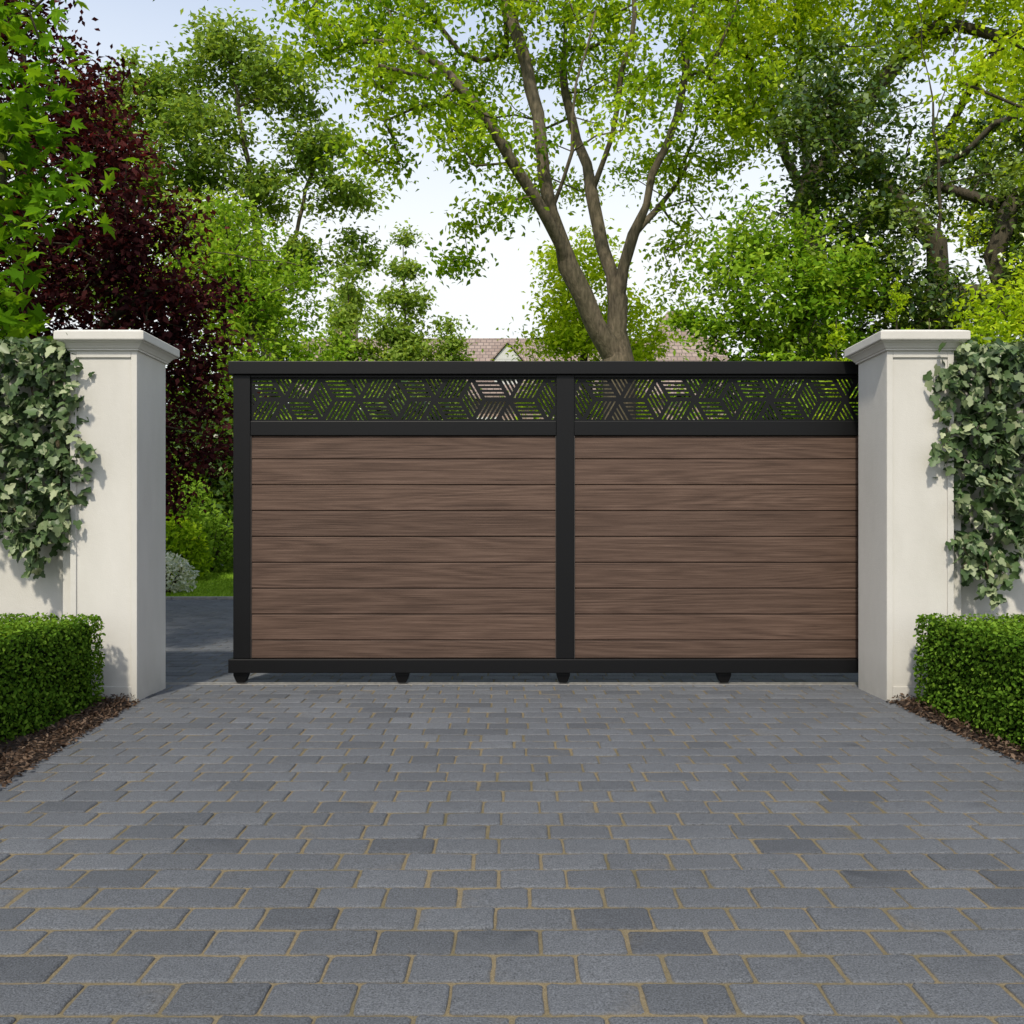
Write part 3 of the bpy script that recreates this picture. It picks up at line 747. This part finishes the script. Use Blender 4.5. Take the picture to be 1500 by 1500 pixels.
make_tree('robinia_bush','bright yellow-green feathery bush behind the wall','bush',(4.4,7.4),
 [(None,[(4.4,7.4,1.2),(4.4,7.4,2.6)])],
 [(4.1,7.3,2.75,.32),(4.45,7.4,3.15,.35),(4.0,7.3,2.35,.4),(4.7,7.4,2.8,.45),(3.75,7.3,2.35,.28),(4.3,7.2,2.1,.5),(4.9,7.5,3.3,.4),(3.6,7.3,1.9,.4)],
 .06,M_yel,M_barkd,.055,dens=24,nleaf=70,cs=.10,varmu=.45,seg=.2,clsd=.2)
def fir(cx,cy,h,r,label):
    e=empty('young_fir',(cx,cy,0),label,'shrub',group='young feathery conifers')
    mb=MB(); tube(mb,[(cx,cy,-.03),(cx,cy,h*.5),(cx,cy,h)],.035,.004,7)
    Ps=[]
    for k in range(95):
        f=rng.uniform(0,1)**.75; z=.5+(h-.55)*(1-f); L=r*(.12+f*.95)*rng.uniform(.75,1.1); a=rng.uniform(0,2*math.pi)
        K=7; pts=[(cx+L*j/K*math.cos(a),cy+L*j/K*math.sin(a),z+L*.45*(j/K)**1.5-.02) for j in range(K+1)]
        tube(mb,pts,.008,.002,4)
        m=int(90*L/r)+25; t=rng.uniform(.1,1.04,m); q=np.stack([cx+L*t*math.cos(a),cy+L*t*math.sin(a),z+L*.45*t**1.5-.02],1)+rng.normal(0,.016,(m,3)); Ps.append(q)
    P=np.concatenate(Ps); v=np.clip(rng.normal(.45,.22,len(P)),0,1)
    add('trunk',mb.mesh('trunk'),M_barkd,e)
    add('foliage',leaves('foliage',P,rng.uniform(.024,.044,len(P)),(0,0,.4),1,T_LEAF,v,(0,0,1),.8),M_yel,e)
fir(3.25,7.5,3.08,.55,'feathery yellow-green young conifer behind the wall')
fir(2.85,7.8,2.82,.42,'feathery yellow-green young conifer behind the wall')
fir(3.62,7.7,2.8,.42,'feathery yellow-green young conifer behind the wall')

make_tree('beech_tree','fresh-green tree reaching its branches over the wall','tree',(6.6,8.6),
 [(None,[(6.6,8.6,2.5),(6.4,8.6,5),(6.2,8.6,7)]),((6.5,8.6,3.8),[(5.6,8.4,4.8),(4.9,8.2,5.0)])],
 [(4.45,8.1,5.25,.26),(4.75,8.2,4.85,.28),(5.0,8.2,5.5,.45),(4.15,8.1,5.0,.13),(5.6,8.3,5.2,.7),(4.95,8.2,4.3,.2),(6.2,8.5,6.6,1.0,.6),(5.4,8.5,6.8,.6,.6),(7,8.6,5.5,1.0,.6)],
 .16,M_yel,M_barkd,.075,dens=12,nleaf=65,cs=.14,varmu=.4)

make_tree('maple_tree','green maple with lobed leaves overhanging the wall','tree',(-4.9,6.2),
 [(None,[(-4.9,6.2,2),(-4.8,6.2,4),(-4.6,6.2,5.5)]),((-4.85,6.2,2.6),[(-3.9,5.9,3.3),(-3.3,5.7,3.4)]),((-4.8,6.2,3.6),[(-3.9,5.9,4.2),(-3.1,5.7,4.3)])],
 [(-3.15,5.6,4.1,.22),(-3.0,5.6,3.75,.18),(-2.9,5.6,3.35,.16),(-3.1,5.6,3.45,.22),(-2.85,5.6,3.05,.12),(-3.05,5.6,2.8,.14),(-3.2,5.6,2.55,.16),(-3.3,5.7,3.1,.22),(-3.25,5.6,2.25,.10),
  (-3.6,5.8,3.7,.4),(-3.7,5.8,3,.4),(-3.6,5.8,2.4,.3),(-4.3,6,4.5,.7),(-3.5,5.9,4.9,.5),(-5,6.2,5.4,1,.6),(-4.2,6.2,5.9,.9,.6),(-5.4,6.2,3.8,.8,.6),(-2.5,5.8,4.75,.22),(-2.1,5.8,4.72,.14)],
 .13,M_map,M_barkd,.115,dens=14,nleaf=15,cs=.13,tmpl=T_MAPLE,varmu=.5,spread=.6,seg=.25,tip=.004,nz=.9)

def shrub_row(name,label,x0,x1,yc,h,n,m,ls,dens_n,mu=.4):
    xs=rng.uniform(x0,x1,n); Ps=[]; vs=[]
    for x in xs:
        hh=h*rng.uniform(.7,1.1); c=np.array([x,yc+rng.uniform(-.9,.9),hh*.5]); k=dens_n
        u=unit(rng.normal(size=(k,3)))*rng.uniform(.6,1.05,(k,1))*np.array([.9+h*.15,.8,hh*.5]); Ps.append(c+u); vs.append(np.clip(rng.normal(mu+rng.normal(0,.1),.2,k),0,1))
    P=np.concatenate(Ps); v=np.concatenate(vs); ok=P[:,2]>.02
    add(name,leaves(name,P[ok],rng.uniform(.7,1.3,ok.sum())*ls,(0,-.3,.7),.8,T_LEAF,v[ok]),m,kind='stuff',label=label,category='shrubbery')
shrub_row('dark_shrubbery','dark evergreen shrubbery at the far side of the lawn',-11,-2.5,19.2,4.2,32,M_dark,.16,950)
shrub_row('distant_shrubbery','green shrubbery screening the far end of the garden',-4,13,25,4.5,32,M_lime,.23,800)
shrub_row('distant_woodland','soft green belt of distant trees',-34,-9,46,9,36,M_blue,.65,500)
shrub_row('distant_woodland','soft green belt of distant trees',13,34,46,11,30,M_blue,.65,500)

def bush(name,label,x,y,r,h,m,ls,n,mu,sx=1):
    k=n; u=unit(rng.normal(size=(k,3)))*rng.uniform(.35,1.05,(k,1))**.5*np.array([r*sx,r,h*.5])
    u*= (1+.18*np.sin(u[:,0:1]*9+u[:,2:3]*7))
    P=u+np.array([x,y,h*.5]); P=P[P[:,2]>.02]
    mb=MB()
    for j in range(9):
        a=rng.uniform(0,6.28); mbp=[(x,y,-.02),(x+.4*r*math.cos(a),y+.4*r*math.sin(a),h*.4),(x+.75*r*math.cos(a),y+.75*r*math.sin(a),h*.72)]
        tube(mb,mbp,.018,.005,5)
    e=empty(name,(x,y,0),label,'plant')
    add('foliage',leaves('foliage',P,rng.uniform(.7,1.3,len(P))*ls,(0,-.3,.8),.8,T_LEAF,np.clip(rng.normal(mu,.22,len(P)),0,1)),m,e)
    add('stem',mb.mesh('stem'),M_barkd,e)
bush('garden_shrub','leafy mid-green garden shrub at the lawn edge',-6.2,15.9,.8,2.1,M_mid,.11,3000,.7)
bush('garden_shrub','bright-green rounded shrub at the lawn edge',-5.75,15.2,.55,1.2,M_lime,.10,2000,.4)
bush('garden_shrub','low mid-green shrub beside the lawn',-6.6,14.2,.8,1.5,M_mid,.10,2600,.6)
bush('garden_shrub','low mid-green shrub beside the lawn',-5.9,17.3,.6,1.3,M_mid,.10,1800,.6)
bush('silver_shrub','low white-flowered silvery plant beside the driveway edging',-4.98,12.8,.40,.58,M_silver,.06,1500,.7)
bush('silver_shrub','low white-flowered silvery plant beside the driveway edging',-5.8,12.7,.4,.5,M_silver,.06,1100,.6)

# ------------------------------------------------------------------ distant house
def house():
    e=empty('house',(1,44,0),'distant brick house with brown tiled roof, gables and chimneys','house')
    mr,ntr,ro=newmat('brown_roof_tiles')
    br=N_(ntr,'ShaderNodeTexBrick'); br.inputs['Scale'].default_value=1; br.inputs['Brick Width'].default_value=.28; br.inputs['Row Height'].default_value=.2
    br.inputs['Mortar Size'].default_value=.02; br.inputs['Color1'].default_value=(.24,.18,.15,1); br.inputs['Color2'].default_value=(.33,.26,.22,1); br.inputs['Mortar'].default_value=(.14,.11,.10,1)
    tcn=N_(ntr,'ShaderNodeTexCoord'); sp=N_(ntr,'ShaderNodeSeparateXYZ'); cb=N_(ntr,'ShaderNodeCombineXYZ')
    ntr.links.new(tcn.outputs['Object'],sp.inputs[0]); ntr.links.new(math_(ntr,'ADD',sp.outputs[0],0),cb.inputs[0]); ntr.links.new(sp.outputs[2],cb.inputs[1]); ntr.links.new(cb.outputs[0],br.inputs['Vector'])
    principled(ntr,ro,br.outputs[0],.85,.2)
    mbk,ntb,bo=newmat('red_brown_brick')
    b2=N_(ntb,'ShaderNodeTexBrick'); b2.inputs['Scale'].default_value=1; b2.inputs['Brick Width'].default_value=.22; b2.inputs['Row Height'].default_value=.075; b2.inputs['Mortar Size'].default_value=.01
    b2.inputs['Color1'].default_value=(.26,.17,.13,1); b2.inputs['Color2'].default_value=(.34,.23,.18,1); b2.inputs['Mortar'].default_value=(.35,.32,.28,1)
    t2=N_(ntb,'ShaderNodeTexCoord'); s2=N_(ntb,'ShaderNodeSeparateXYZ'); c2=N_(ntb,'ShaderNodeCombineXYZ')
    ntb.links.new(t2.outputs['Object'],s2.inputs[0]); ntb.links.new(math_(ntb,'ADD',s2.outputs[0],s2.outputs[1]),c2.inputs[0]); ntb.links.new(s2.outputs[2],c2.inputs[1]); ntb.links.new(c2.outputs[0],b2.inputs['Vector'])
    principled(ntb,bo,b2.outputs[0],.9,.2)
    mwht=simple('white_painted_timber',(.5,.5,.48),(.6,.6,.58),20,.5,.05,.002)
    mgl,ntg,go=newmat('window_glass'); principled(ntg,go,(.03,.035,.04),.08,.6)
    mb=MB(); mb.box(-10,10,40,48,-.1,7.0)
    mb.poly([(-10,40,7),(-10,48,7),(-10,44,10.1)][::-1]); mb.poly([(10,40,7),(10,48,7),(10,44,10.1)])
    mb.box(5.2,10.4,38.6,39.99,-.1,6.6); mb.box(5.2,10.4,40.0,45.5,6.98,6.99)
    add('wall',mb.mesh('wall'),mbk,e)
    mb=MB()
    def slab(a,b,c,d,t=.14):
        up=Vector((0,0,t)); lo=[Vector(p) for p in (a,b,c,d)]; hi=[p+up for p in lo]; base=len(mb.v)
        mb.v += [tuple(p) for p in lo+hi]
        for q in [(3,2,1,0),(4,5,6,7),(0,1,5,4),(1,2,6,5),(2,3,7,6),(3,0,4,7)]: mb.f.append(tuple(base+i for i in q)); mb.m.append(0)
    slab((-10.4,39.5,6.65),(10.4,39.5,6.65),(10.4,44,10.15),(-10.4,44,10.15))
    slab((10.4,48.5,6.65),(-10.4,48.5,6.65),(-10.4,44,10.15),(10.4,44,10.15))
    # hipped cross wing: two side slopes and a sloping tiled front
    A_,B_,C_=(4.8,38.2,6.6),(10.8,38.2,6.6),(7.4,42.2,11.2); D_,E_,F_=(8.2,42.2,11.2),(8.2,47,11.2),(7.4,47,11.2)
    mb.poly([A_,B_,D_,C_]); mb.poly([A_,C_,F_,(4.8,47,6.6)]); mb.poly([B_,(10.8,47,6.6),E_,D_]); mb.poly([C_,D_,E_,F_]); mb.poly([(4.8,47,6.6),F_,E_,(10.8,47,6.6)])
    slab((-1.0,40.2,8.4),(-.2,40.2,9.3),(-.2,43,9.3),(-1.0,43,8.4),.08); slab((-.2,40.2,9.3),(.6,40.2,8.4),(.6,43,8.4),(-.2,43,9.3),.08)
    add('roof',mb.mesh('roof'),mr,e)
    mb=MB(); mb.box(-.8,.4,40.3,42.6,7.4,8.55); mb.poly([(-.8,40.3,8.56),(.4,40.3,8.56),(-.2,40.3,9.25)])
    add('dormer',mb.mesh('dormer'),mwht,e)
    mb=MB(); mb.box(-.55,.15,40.26,40.295,7.6,8.4); add('window',mb.mesh('window'),mgl,e)
    for cx,cz in ((-8.2,11.3),(3.6,11.3)):
        mb=MB(); mb.box(cx-.5,cx+.5,43.6,44.4,9.2,cz); mb.box(cx-.58,cx+.58,43.52,44.48,cz+.002,cz+.15)
        for k in (-.25,.25): ring_loft(mb,[(cx+k-.12,cx+k+.12,43.88,44.12,cz+.155),(cx+k-.09,cx+k+.09,43.91,44.09,cz+.5)])
        add('chimney',mb.mesh('chimney'),mbk,e)
    for wx in (-8,-4.6,-1.2,2.2):
        for wz in (1.2,4.3):
            mb=MB(); mb.box(wx-.65,wx+.65,39.95,39.995,wz,wz+1.5); w_=add('window',mb.mesh('window'),mgl,e)
            mb=MB()
            for a,b,c,d_ in ((wx-.72,wx-.65,wz-.07,wz+1.57),(wx+.65,wx+.72,wz-.07,wz+1.57),(wx-.03,wx+.03,wz,wz+1.5)): mb.box(a,b,39.9,39.949,c,d_)
            mb.box(wx-.649,wx+.649,39.9,39.949,wz-.07,wz-.001); mb.box(wx-.649,wx+.649,39.9,39.949,wz+1.501,wz+1.57)
            f=bpy.data.objects.new('frame',mb.mesh('frame')); f.data.materials.append(mwht); link(f); f.parent=w_
    mb=MB(); mb.box(7,8.6,38.55,38.595,4.0,5.6); add('window',mb.mesh('window'),mgl,e)
house()
print("done")
